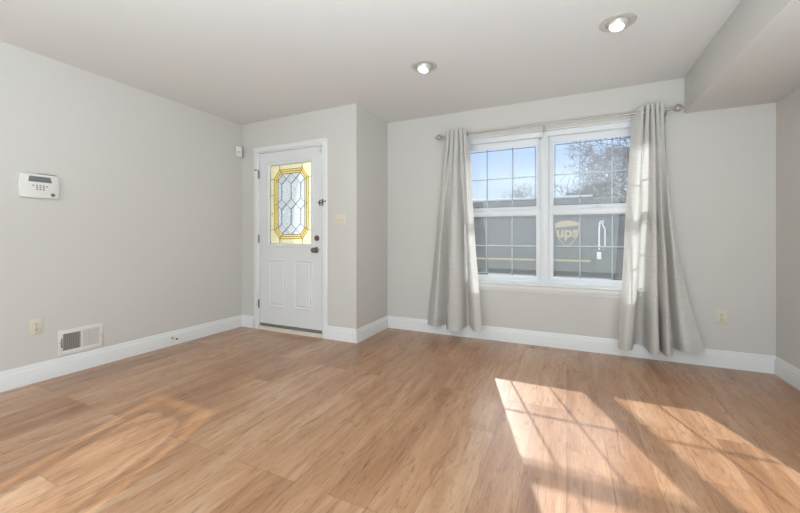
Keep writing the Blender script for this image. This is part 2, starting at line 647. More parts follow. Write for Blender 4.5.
def sash(x0, x1, z0, z1, y0, y1, gx, gz, st, rt, rb, name, gcols, grow):
    """one sash: stiles/rails, glass pane, flat grid between the panes"""
    mb = MB()
    mb.box((x0, y0, z0), (x0 + st, y1, z1), 0.004)
    mb.box((x1 - st, y0, z0), (x1, y1, z1), 0.004)
    mb.box((x0 + st - 0.004, y0, z1 - rt), (x1 - st + 0.004, y1, z1), 0.004)
    mb.box((x0 + st - 0.004, y0, z0), (x1 - st + 0.004, y1, z0 + rb), 0.004)
    # glazing bead
    a0, a1, b0, b1 = x0 + st, x1 - st, z0 + rb, z1 - rt
    ym = (y0 + y1) / 2
    bd = 0.007
    mb.box((a0 - 0.002, y0 + 0.006, b0), (a0 + bd, ym, b1), 0.002)
    mb.box((a1 - bd, y0 + 0.006, b0), (a1 + 0.002, ym, b1), 0.002)
    mb.box((a0, y0 + 0.006, b0 - 0.002), (a1, ym, b0 + bd), 0.002)
    mb.box((a0, y0 + 0.006, b1 - bd), (a1, ym, b1 + 0.002), 0.002)
    s = mb.build(name, M['vinyl'], win)
    mb = MB()
    mb.box((a0 - 0.003, ym - 0.0025, b0 - 0.003), (a1 + 0.003, ym + 0.0025, b1 + 0.003))
    mb.build('glass_pane', M['pane'], s)
    mb = MB()
    for gxx in gcols:
        mb.box((gxx - 0.006, ym + 0.006, b0), (gxx + 0.006, ym + 0.012, b1), 0.001)
    mb.box((a0, ym + 0.0065, grow - 0.006), (a1, ym + 0.0115, grow + 0.006), 0.001)
    mb.build('muntin_grid', M['grid'], s)
    mb = MB()
    e = 0.017
    for (p, q) in (((a0 + e, b0 + e), (a0 + e + 0.006, b1 - e)), ((a1 - e - 0.006, b0 + e), (a1 - e, b1 - e)),
                   ((a0 + e, b0 + e), (a1 - e, b0 + e + 0.006)), ((a0 + e, b1 - e - 0.006), (a1 - e, b1 - e))):
        mb.box((p[0], ym + 0.004, p[1]), (q[0], ym + 0.0145, q[1]))
    mb.build('glass_spacer', M['spacer'], s)
    return s


for x0, x1, cols in ((OX0 + 0.045, -0.238, (-0.786, -0.518)), (-0.163, OX1 - 0.045, (0.118, 0.392))):
    sash(x0, x1, 1.352, OZ1 - 0.05, 3.902, 3.938, None, None, 0.036, 0.060, 0.036, 'upper_sash', cols, 1.705)
    lo = sash(x0, x1, OZ0 + 0.032, 1.356, 3.862, 3.898, None, None, 0.036, 0.052, 0.036, 'lower_sash', cols, 0.985)
    xm = (x0 + x1) / 2
    mb = MB()
    mb.box((xm - 0.03, 3.866, 1.356), (xm + 0.03, 3.894, 1.362), 0.002)
    mb.lathe([(0, 0.0), (0.011, 0.0), (0.011, 0.012), (0.006, 0.016), (0, 0.016)], (xm, 3.88, 1.362), (0, 0, 1), 12)
    mb.box((xm - 0.005, 3.862, 1.366), (xm + 0.04, 3.872, 1.374), 0.002)
    mb.build('sash_lock', M['vinyl'], lo)
mb = MB()
mb.box((-0.252, FY0 - 0.012, 2.062), (-0.226, FY0 + 0.004, 2.076), 0.003)
mb.build('sash_stop', M['steel'], win)
mb = MB()                                              # stool + apron moulding
prof = [(YB + 0.06, 0.60), (YB + 0.06, 0.612), (3.774, 0.612), (3.768, 0.606), (3.768, 0.594), (3.775, 0.588),
        (3.779, 0.583), (3.779, 0.562), (3.783, 0.548), (3.789, 0.538), (3.791, 0.522), (YB + 0.004, 0.520), (YB + 0.004, 0.58), (YB + 0.06, 0.585)]
mb.prism(prof, 'x', OX0 - 0.055, OX1 + 0.055)
mb.build('window_sill', M['trim'], win, angle=25)
mb = MB()                                              # painted returns of the opening
mb.box((OX0 - 0.001, YB + 0.0, OZ0), (OX0 + 0.004, FY0 + 0.01, OZ1))
mb.box((OX1 - 0.004, YB + 0.0, OZ0), (OX1 + 0.001, FY0 + 0.01, OZ1))
mb.box((OX0, YB - 0.001, OZ1 - 0.004), (OX1, FY0 + 0.01, OZ1 + 0.001))
mb.build('window_return', M['trim'], win)

# ------------------------------------------------------------------ door_1
door = empty('door_1', ((DX0 + DX1) / 2, YD, 0), 'white entry door with yellow leaded glass window and two lower panels', 'door', kind='structure')
CP = [(0, 0), (0.0, 0.012), (0.006, 0.017), (0.03, 0.017), (0.042, 0.014), (0.052, 0.014), (0.06, 0.008), (0.06, 0)]  # (across, out)
mb = MB()
# casing: legs and head (flat moulded boards)
CW = 0.062
for xa, sgn in ((DX0, -1), (DX1, 1)):
    mb.prism([(xa + sgn * (q[0] - 0.006), YD - q[1]) for q in CP], 'z', 0, DZ1 - 0.006)
mb.prism([(YD - q[1], DZ1 + q[0] - 0.006) for q in CP], 'x', DX0 - CW + 0.006, DX1 + CW - 0.006)
mb.build('door_casing', M['trim'], door, angle=20)
mb = MB()                                              # jamb
mb.box((DX0 - 0.004, YD - 0.001, 0), (DX0 + 0.018, YD + T, DZ1), 0.002)
mb.box((DX1 - 0.018, YD - 0.001, 0), (DX1 + 0.004, YD + T, DZ1), 0.002)
mb.box((DX0, YD - 0.001, DZ1 - 0.018), (DX1, YD + T, DZ1 + 0.004), 0.002)
mb.box((DX0 + 0.018, YD + 0.062, 0.03), (DX0 + 0.03, YD + T, DZ1 - 0.018), 0.002)
mb.box((DX1 - 0.03, YD + 0.062, 0.03), (DX1 - 0.018, YD + T, DZ1 - 0.018), 0.002)
mb.build('door_jamb', M['trim'], door)
SX0, SX1, SZ0, SZ1 = DX0 + 0.0215, DX1 - 0.0215, 0.068, DZ1 - 0.022
SY0, SY1 = YD + 0.014, YD + 0.058
gx0, gx1, gz0, gz1 = -3.137, -2.532, 1.0, 1.908
mb = MB()                                              # slab built as stiles and rails around the light
LX = 0.012
mb.box((SX0, SY0, SZ0), (gx0 - LX, SY1, SZ1))
mb.box((gx1 + LX, SY0, SZ0), (SX1, SY1, SZ1))
mb.box((gx0 - LX, SY0, gz1 + LX), (gx1 + LX, SY1, SZ1))
mb.box((gx0 - LX, SY0, SZ0), (gx1 + LX, SY1, gz0 - LX))
slab = mb.build('door_slab', M['door'], door)
mb = MB()                                              # raised lip round the glass
rows = []
for d, yy in ((0.038, SY0 + 0.002), (0.037, SY0 - 0.004), (0.031, SY0 - 0.009), (0.024, SY0 - 0.010), (0.012, SY0 - 0.007), (0.003, SY0 - 0.002), (-0.002, SY0 + 0.004), (-0.002, SY0 + 0.02)):
    rows.append([(gx0 - d, yy, gz0 - d), (gx1 + d, yy, gz0 - d), (gx1 + d, yy, gz1 + d), (gx0 - d, yy, gz1 + d)])
mb.grid(rows, closed=True)
mb.build('glass_frame', M['door'], slab)


def panel(x0, x1, z0, z1):
    mb = MB()
    w = 0.026
    y = SY0
    # raised ogee ring: outer step, then a field that stands proud
    ring = [(0.0, 0.0), (0.004, -0.0055), (0.010, -0.0065), (0.018, -0.003), (w, 0.001)]
    rows = []
    for d, o in ring:
        rows.append([(x0 + d, y + o, z0 + d), (x1 - d, y + o, z0 + d), (x1 - d, y + o, z1 - d), (x0 + d, y + o, z1 - d)])
    d = w
    for d, o in ((w + 0.014, -0.0055), (w + 0.02, -0.006)):
        rows.append([(x0 + d, y + o, z0 + d), (x1 - d, y + o, z0 + d), (x1 - d, y + o, z1 - d), (x0 + d, y + o, z1 - d)])
    mb.grid(rows, closed=True)
    d = w + 0.02
    mb.box((x0 + d - 0.001, y - 0.006, z0 + d - 0.001), (x1 - d + 0.001, y + 0.002, z1 - d + 0.001))
    mb.build('door_panel', M['door'], slab, angle=12)


panel(-3.142, -2.888, 0.272, 0.822)
panel(-2.772, -2.516, 0.272, 0.822)

# leaded glass --------------------------------------------------------------
gw, gh = gx1 - gx0, gz1 - gz0
GY = SY0 + 0.018


def G(u, v):
    return (gx0 + u * gw, gz0 + v * gh)


def octagon(l, r, b, t, cx, cz):
    return [(l + cx, b), (r - cx, b), (r, b + cz), (r, t - cz), (r - cx, t), (l + cx, t), (l, t - cz), (l, b + cz)]


OCT_O = octagon(0.097, 0.917, 0.066, 0.937, 0.140, 0.112)
OCT_M = octagon(0.142, 0.876, 0.092, 0.911, 0.126, 0.100)
OCT_I = octagon(0.190, 0.837, 0.119, 0.884, 0.108, 0.082)


def clip(poly, conv):
    """Sutherland-Hodgman against a counter-clockwise convex polygon"""
    out = poly
    n = len(conv)
    for i in range(n):
        a, b = conv[i], conv[(i + 1) % n]
        inp, out = out, []
        side = lambda p: (b[0] - a[0]) * (p[1] - a[1]) - (b[1] - a[1]) * (p[0] - a[0])
        for k in range(len(inp)):
            p, q = inp[k], inp[(k + 1) % len(inp)]
            sp, sq = side(p), side(q)
            if sp >= 0:
                out.append(p)
            if (sp >= 0) != (sq >= 0):
                t = sp / (sp - sq)
                out.append((p[0] + (q[0] - p[0]) * t, p[1] + (q[1] - p[1]) * t))
        if len(out) < 3:
            return []
    return out


def pane_prism(mb, poly):
    mb.prism([G(*p) for p in poly], 'y', GY, GY + 0.004)


came = []                                              # (u,v)-(u,v) lead lines
# border pieces: between glass edge and the outer octagon
mb = MB()
o = OCT_O
E1, E2 = (0.37, 0.62)
pane_prism(mb, [(0, 0), (o[0][0], 0), o[0], o[7], (0, o[7][1])])
pane_prism(mb, [(1, 0), (1, o[2][1]), o[2], o[1], (o[1][0], 0)])
pane_prism(mb, [(1, 1), (o[4][0], 1), o[4], o[3], (1, o[3][1])])
pane_prism(mb, [(0, 1), (0, o[6][1]), o[6], o[5], (o[5][0], 1)])
pane_prism(mb, [(o[0][0], 0), (o[1][0], 0), o[1], o[0]])
pane_prism(mb, [(o[5][0], 1), o[5], o[4], (o[4][0], 1)])
pane_prism(mb, [(0, o[7][1]), o[7], o[6], (0, o[6][1])])
pane_prism(mb, [(1, o[2][1]), (1, o[3][1]), o[3], o[2]])
mb.build('border_glass', M['g_border'], slab)
for a, b in (((o[0][0], 0), o[0]), ((o[1][0], 0), o[1]), (o[4], (o[4][0], 1)), (o[5], (o[5][0], 1)),
             ((0, o[7][1]), o[7]), ((0, o[6][1]), o[6]), ((1, o[2][1]), o[2]), ((1, o[3][1]), o[3])):
    came.append((a, b))
for zz in (0.385, 0.62):
    came.append(((0, zz), (o[7][0], zz)))
    came.append((((o[2][0]), zz), (1, zz)))
# amber band
mb = MB()
for k in range(8):
    k2 = (k + 1) % 8
    pane_prism(mb, [OCT_O[k], OCT_O[k2], OCT_I[k2], OCT_I[k]])
mb.build('amber_glass', M['g_amber'], slab)
for oc in (OCT_O, OCT_M, OCT_I):
    for k in range(8):
        came.append((oc[k], oc[(k + 1) % 8]))
for k in range(8):
    came.append((OCT_O[k], OCT_I[k]))
for zz in (0.5,):
    came.append(((0.097, zz), (0.19, zz)))
    came.append(((0.837, zz), (0.917, zz)))
# clear field with three rows of diamonds
sx = 0.2285
xs = [0.5135 + sx * k for k in (-2, -1, 0, 1, 2)]
rows_c = [0.185, 0.5, 0.818]
hh = 0.067
mbc, mbb = MB(), MB()


def cell(mbx, poly):
    p = clip(poly, OCT_I)
    if len(p) >= 3:
        pane_prism(mbx, p)


def line_in(a, b):
    """clip a lead line to the inner octagon"""
    t0, t1 = 0.0, 1.0
    for i in range(8):
        p, q = OCT_I[i], OCT_I[(i + 1) % 8]
        s = lambda w: (q[0] - p[0]) * (w[1] - p[1]) - (q[1] - p[1]) * (w[0] - p[0])
        sa, sb = s(a), s(b)
        if sa < 0 and sb < 0:
            return
        if sa < 0:
            t0 = max(t0, sa / (sa - sb))
        elif sb < 0:
            t1 = min(t1, sa / (sa - sb))
    if t1 - t0 > 0.02:
        f = lambda t: (a[0] + (b[0] - a[0]) * t, a[1] + (b[1] - a[1]) * t)
        came.append((f(t0), f(t1)))


for x in xs:
    for c in rows_c:
        cell(mbb, [(x, c - hh), (x + sx / 2, c), (x, c + hh), (x - sx / 2, c)])
for i in range(4):
    xa, xb = xs[i], xs[i + 1]
    xm = (xa + xb) / 2
    for c0, c1 in ((rows_c[0], rows_c[1]), (rows_c[1], rows_c[2])):
        cell(mbc, [(xa, c0 + hh), (xm, c0), (xb, c0 + hh), (xb, c1 - hh), (xm, c1), (xa, c1 - hh)])
    cell(mbc, [(xa, rows_c[0] - hh), (xb, rows_c[0] - hh), (xm, rows_c[0])])
    cell(mbc, [(xa, rows_c[2] + hh), (xm, rows_c[2]), (xb, rows_c[2] + hh)])
    for c in rows_c:
        line_in((xa, c - hh), (xb, c + hh))
        line_in((xa, c + hh), (xb, c - hh))
for x in xs[1:4]:
    line_in((x, rows_c[0] + hh), (x, rows_c[1] - hh))
    line_in((x, rows_c[1] + hh), (x, rows_c[2] - hh))
mbc.build('clear_glass', M['g_clear'], slab)
mbb.build('bevelled_glass', M['g_bevel'], slab)
mb = MB()
for a, b in came:
    pa, pb = G(*a), G(*b)
    mb.tube([(pa[0], GY - 0.001, pa[1]), (pb[0], GY - 0.001, pb[1])], 0.0034, 6)
for a, b in (((0, 0), (1, 0)), ((1, 0), (1, 1)), ((1, 1), (0, 1)), ((0, 1), (0, 0))):
    pa, pb = G(*a), G(*b)
    mb.tube([(pa[0], GY - 0.001, pa[1]), (pb[0], GY - 0.001, pb[1])], 0.0045, 6)
mb.build('lead_came', M['lead'], slab)

# knob, deadbolt, hinges, guard, contact, threshold
mb = MB()
kx, kz = -2.455, 0.938
mb.lathe([(0, 0), (0.033, 0), (0.033, 0.004), (0.028, 0.009), (0.016, 0.012), (0.011, 0.018), (0.011, 0.032), (0.018, 0.038),
          (0.027, 0.046), (0.029, 0.056), (0.026, 0.066), (0.016, 0.072), (0, 0.073)], (kx, SY0, kz), (0, -1, 0), 24)
mb.build('door_knob', M['dnickel'], slab)
mb = MB()
mb.lathe([(0, 0), (0.031, 0), (0.031, 0.006), (0.026, 0.014), (0, 0.015)], (kx + 0.005, SY0, 1.066), (0, -1, 0), 24)
mb.box((kx - 0.002, SY0 - 0.03, 1.05), (kx + 0.012, SY0 - 0.013, 1.082), 0.004)
mb.build('deadbolt', M['dnickel'], slab)
for hz in (1.81, 1.056, 0.295):
    mb = MB()
    mb.tube([(DX0 + 0.019, YD - 0.004, hz - 0.045), (DX0 + 0.019, YD - 0.004, hz + 0.045)], 0.0065, 10)
    mb.tube([(DX0 + 0.019, YD - 0.004, hz + 0.045), (DX0 + 0.019, YD - 0.004, hz + 0.051)], [0.0065, 0.003], 10)
    mb.box((DX0 + 0.006, YD - 0.003, hz - 0.044), (DX0 + 0.019, YD - 0.001, hz + 0.044))
    hg = mb.build('hinge', M['dnickel'], door)
    if hz > 1.5:
        mb = MB()                                      # hinge-pin door stop on the top hinge
        mb.tube([(DX0 + 0.019, YD - 0.004, hz + 0.052), (DX0 - 0.014, YD - 0.022, hz + 0.056)], 0.004, 8)
        mb.lathe([(0, 0), (0.009, 0), (0.009, 0.009), (0, 0.009)], (DX0 - 0.014, YD - 0.022, hz + 0.056), (-1, -0.5, 0), 10)
        mb.build('hinge_stop', M['dnickel'], hg)
gzc = 1.447
mb = MB()
mb.box((SX1 - 0.043, SY0 - 0.005, gzc - 0.034), (SX1 - 0.027, SY0, gzc + 0.034), 0.002)
mb.box((SX1 - 0.038, SY0 - 0.03, gzc - 0.012), (SX1 - 0.030, SY0 - 0.003, gzc + 0.012), 0.003)
mb.box((SX1 - 0.036, SY0 - 0.034, gzc - 0.003), (SX1 + 0.012, SY0 - 0.03, gzc + 0.003), 0.001)
g = mb.build('door_guard', M['dnickel'], door)
mb = MB()
mb.box((DX1 - 0.008, YD - 0.022, gzc - 0.036), (DX1 + 0.010, YD - 0.016, gzc + 0.036), 0.002)
mb.tube([(DX1 + 0.004, YD - 0.03, gzc - 0.012), (DX1 + 0.004, YD - 0.03, gzc + 0.02)], 0.007, 10)
mb.tube([(DX1 + 0.004, YD - 0.03, gzc + 0.008), (DX1 + 0.05, YD - 0.05, gzc + 0.008), (DX1 + 0.062, YD - 0.052, gzc + 0.008)], [0.005, 0.005, 0.009], 8)
mb.build('guard_arm', M['dnickel'], g)
mb = MB()
mb.box((SX1 - 0.055, SY0 - 0.016, 1.985), (SX1 - 0.022, SY0, 2.052), 0.003)
mb.build('contact_sensor', M['plastic'], slab)
mb = MB()
mb.prism([(YD - 0.014, 0), (YD - 0.014, 0.026), (YD + 0.004, 0.036), (YD + T, 0.04), (YD + T, 0)], 'x', DX0 + 0.018, DX1 - 0.018)
mb.build('threshold', M['threshold'], door)
mb = MB()
mb.box((SX0, SY0 - 0.003, 0.036), (SX1, SY1, 0.072), 0.002)
mb.tube([(SX0, SY0 - 0.004, 0.06), (SX1, SY0 - 0.004, 0.06)], 0.004, 8)
mb.build('door_sweep', M['sweep'], slab)

# ------------------------------------------------------------------ recessed lights
aim = Vector((0.05, 0.32, -1.0))


def downlight(x, y, label):
    r = empty('recessed_light', (x, y, H), label, 'ceiling light', 'recessed eyeball ceiling lights')
    mb = MB()
    mb.lathe([(0.066, -0.004), (0.066, 0.006), (0.074, 0.010), (0.092, 0.008), (0.101, 0.004), (0.104, 0.0), (0.104, -0.002)], (x, y, H), (0, 0, -1), 40)
    mb.build('trim_ring', M['ring'], r)
    a = Vector((-0.15, -0.22, -1.0)).normalized()       # eyeball tipped towards the room
    c = Vector((x, y, H + 0.012))
    mb = MB()
    R = 0.064
    pr = [(R * math.sin(t), R * math.cos(t)) for t in [i / 14 * 2.1 for i in range(15)]]
    face_h = 0.047
    fr = math.sqrt(R * R - face_h * face_h)
    prof = [(fr * 0.96, face_h - 0.004), (fr, face_h)]
    t0 = math.acos(face_h / R)
    prof += [(R * math.sin(t0 + k * 0.16), R * math.cos(t0 + k * 0.16)) for k in range(1, 9)]
    mb.lathe(prof, c, a, 32)
    eb = mb.build('eyeball', M['eyeball'], r)
    mb = MB()
    mb.lathe([(0, face_h + 0.004), (fr * 0.5, face_h + 0.0025), (fr * 0.9, face_h - 0.001), (fr * 0.97, face_h - 0.005)], c, a, 32)
    mb.build('lamp_lens', M['lamp'], eb)
    p = c + a * (face_h + 0.02)
    l = light('lamp_light', 'SPOT', p - Vector(r.location), 6, (1, 0.95, 0.87), a, spot_size=math.radians(130), spot_blend=0.8, shadow_soft_size=0.04)
    l.parent = r


downlight(-1.03, 2.66, 'round recessed eyeball ceiling light nearer the door, left of the two')
downlight(0.294, 2.64, 'round recessed eyeball ceiling light nearer the soffit, right of the two')

# ------------------------------------------------------------------ alarm keypad on the left wall
kp = empty('alarm_keypad', (XL, 1.262, 1.452), 'white alarm keypad with grey display mounted on the left wall', 'keypad')
mb = MB()
KT = 0.03


def kp_outline(y0, y1, z0, z1, bulge, n=8):
    pts = []
    for i in range(n + 1):
        t = i / n
        pts.append((y1 + bulge * math.sin(PI * t) * 1.0, z0 + (z1 - z0) * t))
    for i in range(n + 1):
        t = i / n
        pts.append((y0 - bulge * math.sin(PI * t), z1 - (z1 - z0) * t))
    return pts


mb.prism(kp_outline(1.160, 1.366, 1.367, 1.541, 0.011), 'x', XL, XL + KT, bev=0.004)
body = mb.build('keypad_body', M['plastic'], kp, angle=40)
mb = MB()
mb.box((XL + 0.004, 1.255, 1.535), (XL + 0.026, 1.362, 1.545), 0.002)
mb.build('keypad_lid_gap', M['ventdark'], kp)
mb = MB()
mb.prism([(1.200, 1.483), (1.332, 1.483), (1.322, 1.524), (1.204, 1.524)], 'x', XL + KT - 0.002, XL + KT + 0.0015, bev=0.0005)
mb.build('keypad_display', M['lcd'], kp)
for i, (yy, zz) in enumerate([(1.227, 1.456)] + [(1.247 + 0.0185 * c, 1.457 - 0.0145 * r) for r in range(3) for c in range(3)] + [(1.303, 1.453)]):
    mb = MB()
    mb.box((XL + KT - 0.001, yy - 0.0055, zz - 0.004), (XL + KT + 0.003, yy + 0.0055, zz + 0.004), 0.0015)
    mb.build('keypad_button', M['button'], kp)
mb = MB()
mb.lathe([(0, 0), (0.013, 0), (0.013, 0.002), (0.011, 0.003), (0, 0.003)], (XL + KT - 0.0005, 1.337, 1.394), (1, 0, 0), 20)
mb.build('keypad_badge', M['badge'], kp)
mb = MB()
mb.lathe([(0.016, 0), (0.0165, 0.0015), (0.018, 0.0015), (0.0185, 0)], (XL + KT - 0.0002, 1.187, 1.432), (1, 0, 0), 20)
mb.build('keypad_speaker', M['plastic'], kp)

# ------------------------------------------------------------------ outlets and switch


def wall_plate(name, c, nrm, w, h, label, cat, group=None, kind='outlet'):
    """built facing -Y at the origin, then turned to face nrm"""
    r = empty(name, c, label, cat, group)
    rot = math.atan2(nrm[0], -nrm[1])
    r.rotation_euler = (0, 0, rot)

    def part(n, mb, m, p):
        me = mb.build(n, m)
        me.parent = p
        return me
    mb = MB()
    mb.box((-w / 2, -0.006, -h / 2), (w / 2, 0, h / 2), 0.003)
    part('cover_plate', mb, M['cream'], r)
    if kind == 'outlet':
        for sgn in (1, -1):
            z = sgn * 0.0195
            mb = MB()
            poly = [(0.017 * math.cos(t) , z + max(-0.0135, min(0.0135, 0.017 * math.sin(t)))) for t in [2 * PI * k / 24 for k in range(24)]]
            mb.prism(poly, 'y', -0.0085, -0.004)
            rc = part('receptacle', mb, M['cream'], r)
            mb = MB()
            mb.box((-0.0075, -0.0092, z - 0.001), (-0.0045, -0.007, z + 0.008))
            mb.box((0.0045, -0.0092, z + 0.0005), (0.0075, -0.007, z + 0.008))
            mb.lathe([(0, 0), (0.003, 0), (0.003, 0.002), (0, 0.002)], (0, -0.0072, z - 0.0068), (0, -1, 0), 10)
            part('outlet_slots', mb, M['dark'], rc)
        mb = MB()
        mb.lathe([(0, 0), (0.0032, 0), (0.0025, 0.0015), (0, 0.0018)], (0, -0.006, 0), (0, -1, 0), 10)
        part('screw', mb, M['steel'], r)
    else:
        for x in (-0.023, 0.023):
            mb = MB()
            mb.box((x - 0.0065, -0.0085, -0.013), (x + 0.0065, -0.004, 0.013), 0.001)
            hb = part('switch_housing', mb, M['cream'], r)
            mb = MB()
            mb.box((x - 0.004, -0.019, -0.005), (x + 0.004, -0.005, 0.005), 0.0015, rot=Matrix.Rotation(math.radians(28 if x < 0 else -28), 3, 'X'), piv=(x, -0.006, 0))
            part('toggle', mb, M['cream'], hb)
            for z in (-0.03, 0.03):
                mb = MB()
                mb.lathe([(0, 0), (0.003, 0), (0.0024, 0.0015), (0, 0.0018)], (x, -0.006, z), (0, -1, 0), 10)
                part('screw', mb, M['cream'], r)
    return r


wall_plate('wall_outlet', (XL, 1.252, 0.411), (1, 0), 0.072, 0.118, 'cream duplex outlet on the left wall beside the floor vent', 'outlet', 'cream wall outlets')
wall_plate('wall_outlet', (1.159, YB, 0.415), (0, -1), 0.072, 0.118, 'cream duplex outlet on the window wall right of the curtain', 'outlet', 'cream wall outlets')
wall_plate('light_switch', (-2.132, YD, 1.257), (0, -1), 0.114, 0.114, 'cream double light switch on the wall right of the door', 'light switch', kind='switch')

# ------------------------------------------------------------------ floor-level vent register
vt = empty('vent_register', (XL, 1.5225, 0.15), 'white louvered vent register low on the left wall', 'vent')
VY0, VY1, VZ0, VZ1 = 1.376, 1.669, 0.152, 0.350
B1, B2, BZ0, BZ1 = (1.406, 1.519), (1.533, 1.645), 0.186, 0.317
mb = MB()
x0, x1 = XL, XL + 0.009
mb.box((x0, VY0, VZ0), (x1, B1[0], VZ1), 0.003)
mb.box((x0, B2[1], VZ0), (x1, VY1, VZ1), 0.003)
mb.box((x0, B1[0] - 0.004, VZ0), (x1, B2[1] + 0.004, BZ0), 0.003)
mb.box((x0, B1[0] - 0.004, BZ1), (x1, B2[1] + 0.004, VZ1), 0.003)
mb.box((x0, B1[1], BZ0 - 0.003), (x1, B2[0], BZ1 + 0.003), 0.002)
mb.build('register_frame', M['plastic'], vt)
mb = MB()
mb.box((XL + 0.0002, B1[0], BZ0), (XL + 0.001, B2[1], BZ1))
mb.build('duct_back', M['ventdark'], vt)
for (ya, yb), ang in ((B1, 36), (B2, -24)):
    n = 9
    for k in range(n):
        yy = ya + (yb - ya) * (k + 0.5) / n
        mb = MB()
        hw = 0.0046 if ang > 0 else 0.0053
        mb.box((XL + 0.0015, yy - hw, BZ0), (XL + 0.0027, yy + hw, BZ1), rot=Matrix.Rotation(math.radians(ang), 3, 'Z'))
        lv = mb.build('louver', M['louver'], vt)
        lv.location.x += 0.0035
mb = MB()
mb.box((XL + 0.008, 1.392, 0.215), (XL + 0.011, 1.400, 0.285), 0.001)
mb.box((XL + 0.009, 1.391, 0.219), (XL + 0.024, 1.399, 0.232), 0.002)
mb.build('damper_lever', M['steel'], vt)
for yy in (1.3875, 1.658):
    mb = MB()
    mb.lathe([(0, 0), (0.004, 0), (0.003, 0.002), (0, 0.0024)], (XL + 0.009, yy, 0.251), (1, 0, 0), 10)
    mb.build('screw', M['steel'], vt)

# ------------------------------------------------------------------ spring door stop, motion sensor
ds = empty('door_stop', (XL + 0.016, 2.255, 0.072), 'small white spring door stop on the left wall baseboard', 'door stop')
mb = MB()
mb.lathe([(0, 0), (0.011, 0), (0.011, 0.003), (0.006, 0.008), (0, 0.008)], (XL + 0.016, 2.255, 0.072), (1, 0, 0), 14)
mb.build('mount', M['dnickel'], ds)
mb = MB()
pts = []
for i in range(8 * 11 + 1):
    a = i / 8 * 2 * PI
    pts.append((XL + 0.022 + 0.055 * i / 88, 2.255 + 0.0052 * math.cos(a), 0.072 + 0.0052 * math.sin(a)))
mb.tube(pts, 0.0022, 5)
mb.build('spring', M['plastic'], ds)
mb = MB()
mb.lathe([(0, 0), (0.007, 0), (0.0075, 0.008), (0.006, 0.014), (0, 0.015)], (XL + 0.076, 2.255, 0.072), (1, 0, 0), 14)
mb.build('rubber_tip', M['rubber'], ds)

mscx, mscy, mscz = XL + 0.027, YD - 0.062, 2.098
ms = empty('motion_sensor', (mscx, mscy, mscz), 'small white motion sensor in the corner beside the door top', 'motion sensor')
q = Matrix.Rotation(math.radians(45), 3, 'Z')
mb = MB()                                              # built facing -Y, turned to the room
mb.prism([(0.028, 0.062), (-0.02, 0.062), (-0.03, 0.045), (-0.03, -0.035), (-0.012, -0.062), (0.028, -0.062)], 'x', -0.031, 0.031, bev=0.004)
mb.bm.transform(Matrix.Translation((mscx, mscy, mscz)) @ q.to_4x4())
sb = mb.build('sensor_body', M['plastic'], ms)
mb = MB()
mb.prism([(-0.028, 0.0), (-0.034, -0.004), (-0.034, -0.03), (-0.028, -0.036)], 'x', -0.02, 0.02, bev=0.002)
mb.bm.transform(Matrix.Translation((mscx, mscy, mscz)) @ q.to_4x4())
mb.build('sensor_lens', M['louver'], ms)
mb = MB()
mb.box((-0.004, -0.036, -0.016), (0.004, -0.033, -0.008), 0.001)
mb.bm.transform(Matrix.Translation((mscx, mscy, mscz)) @ q.to_4x4())
mb.build('indicator', M['button'], ms)

# ------------------------------------------------------------------ curtain rod
RY, RZ = 3.70, 2.161
rd = empty('curtain_rod', (-0.2, RY, RZ), 'slim brushed nickel curtain rod with cage finials above the window', 'curtain rod')
mb = MB()
mb.tube([(-1.205, RY, RZ), (0.50, RY, RZ)], 0.0075, 14)
mb.tube([(0.46, RY, RZ), (0.79, RY, RZ)], 0.0100, 14)
mb.tube([(-1.205, RY, RZ), (-0.93, RY, RZ)], 0.0100, 14)
mb.build('rod', M['nickel'], rd)
for xe, s in ((-1.205, -1), (0.79, 1)):
    mb = MB()
    mb.lathe([(0, 0), (0.012, 0), (0.013, 0.006), (0.008, 0.010), (0.007, 0.016), (0.012, 0.020), (0.012, 0.025), (0.006, 0.03), (0, 0.03)], (xe - s * 0.004, RY, RZ), (s, 0, 0), 16)
    # twisted cage
    for k in range(6):
        pts, rr = [], []
        for i in range(13):
            t = i / 12
            a = 2 * PI * k / 6 + t * 2.2
            R = 0.004 + 0.026 * math.sin(PI * t) ** 0.8
            pts.append((xe + s * (0.024 + 0.066 * t), RY + R * math.cos(a), RZ + R * math.sin(a)))
        mb.tube(pts, 0.0034, 6)
    mb.lathe([(0, 0), (0.008, 0.0), (0.009, 0.006), (0.004, 0.011), (0.005, 0.016), (0, 0.02)], (xe + s * 0.086, RY, RZ), (s, 0, 0), 14)
    f = mb.build('finial', M['nickel'], rd)
    mb = MB()
    mb.lathe([(0, -0.022), (0.010, -0.018), (0.018, -0.008), (0.0195, 0), (0.018, 0.008), (0.010, 0.018), (0, 0.022)], (xe + s * 0.056, RY, RZ), (s, 0, 0), 16)
    mb.build('finial_core', M['pearl'], f)
for xb in (-1.19, -0.198, 0.772):
    mb = MB()
    mb.box((xb - 0.012, YB - 0.005, RZ - 0.092), (xb + 0.012, YB, RZ + 0.005), 0.002)
    mb.tube([(xb, YB - 0.002, RZ - 0.035), (xb, RY + 0.015, RZ - 0.034), (xb, RY, RZ - 0.022), (xb, RY, RZ - 0.011)], 0.006, 8)
    # cradle
    pts = [(xb, RY + 0.014 * math.cos(a), RZ + 0.014 * math.sin(a)) for a in [PI * (0.9 + 1.2 * i / 10) for i in range(11)]]
    mb.tube(pts, 0.0045, 8)
    mb.lathe([(0, 0), (0.006, 0), (0.006, 0.014), (0.004, 0.018), (0, 0.018)], (xb, RY, RZ - 0.024), (0, 0, -1), 10)
    mb.build('bracket', M['nickel'], rd)


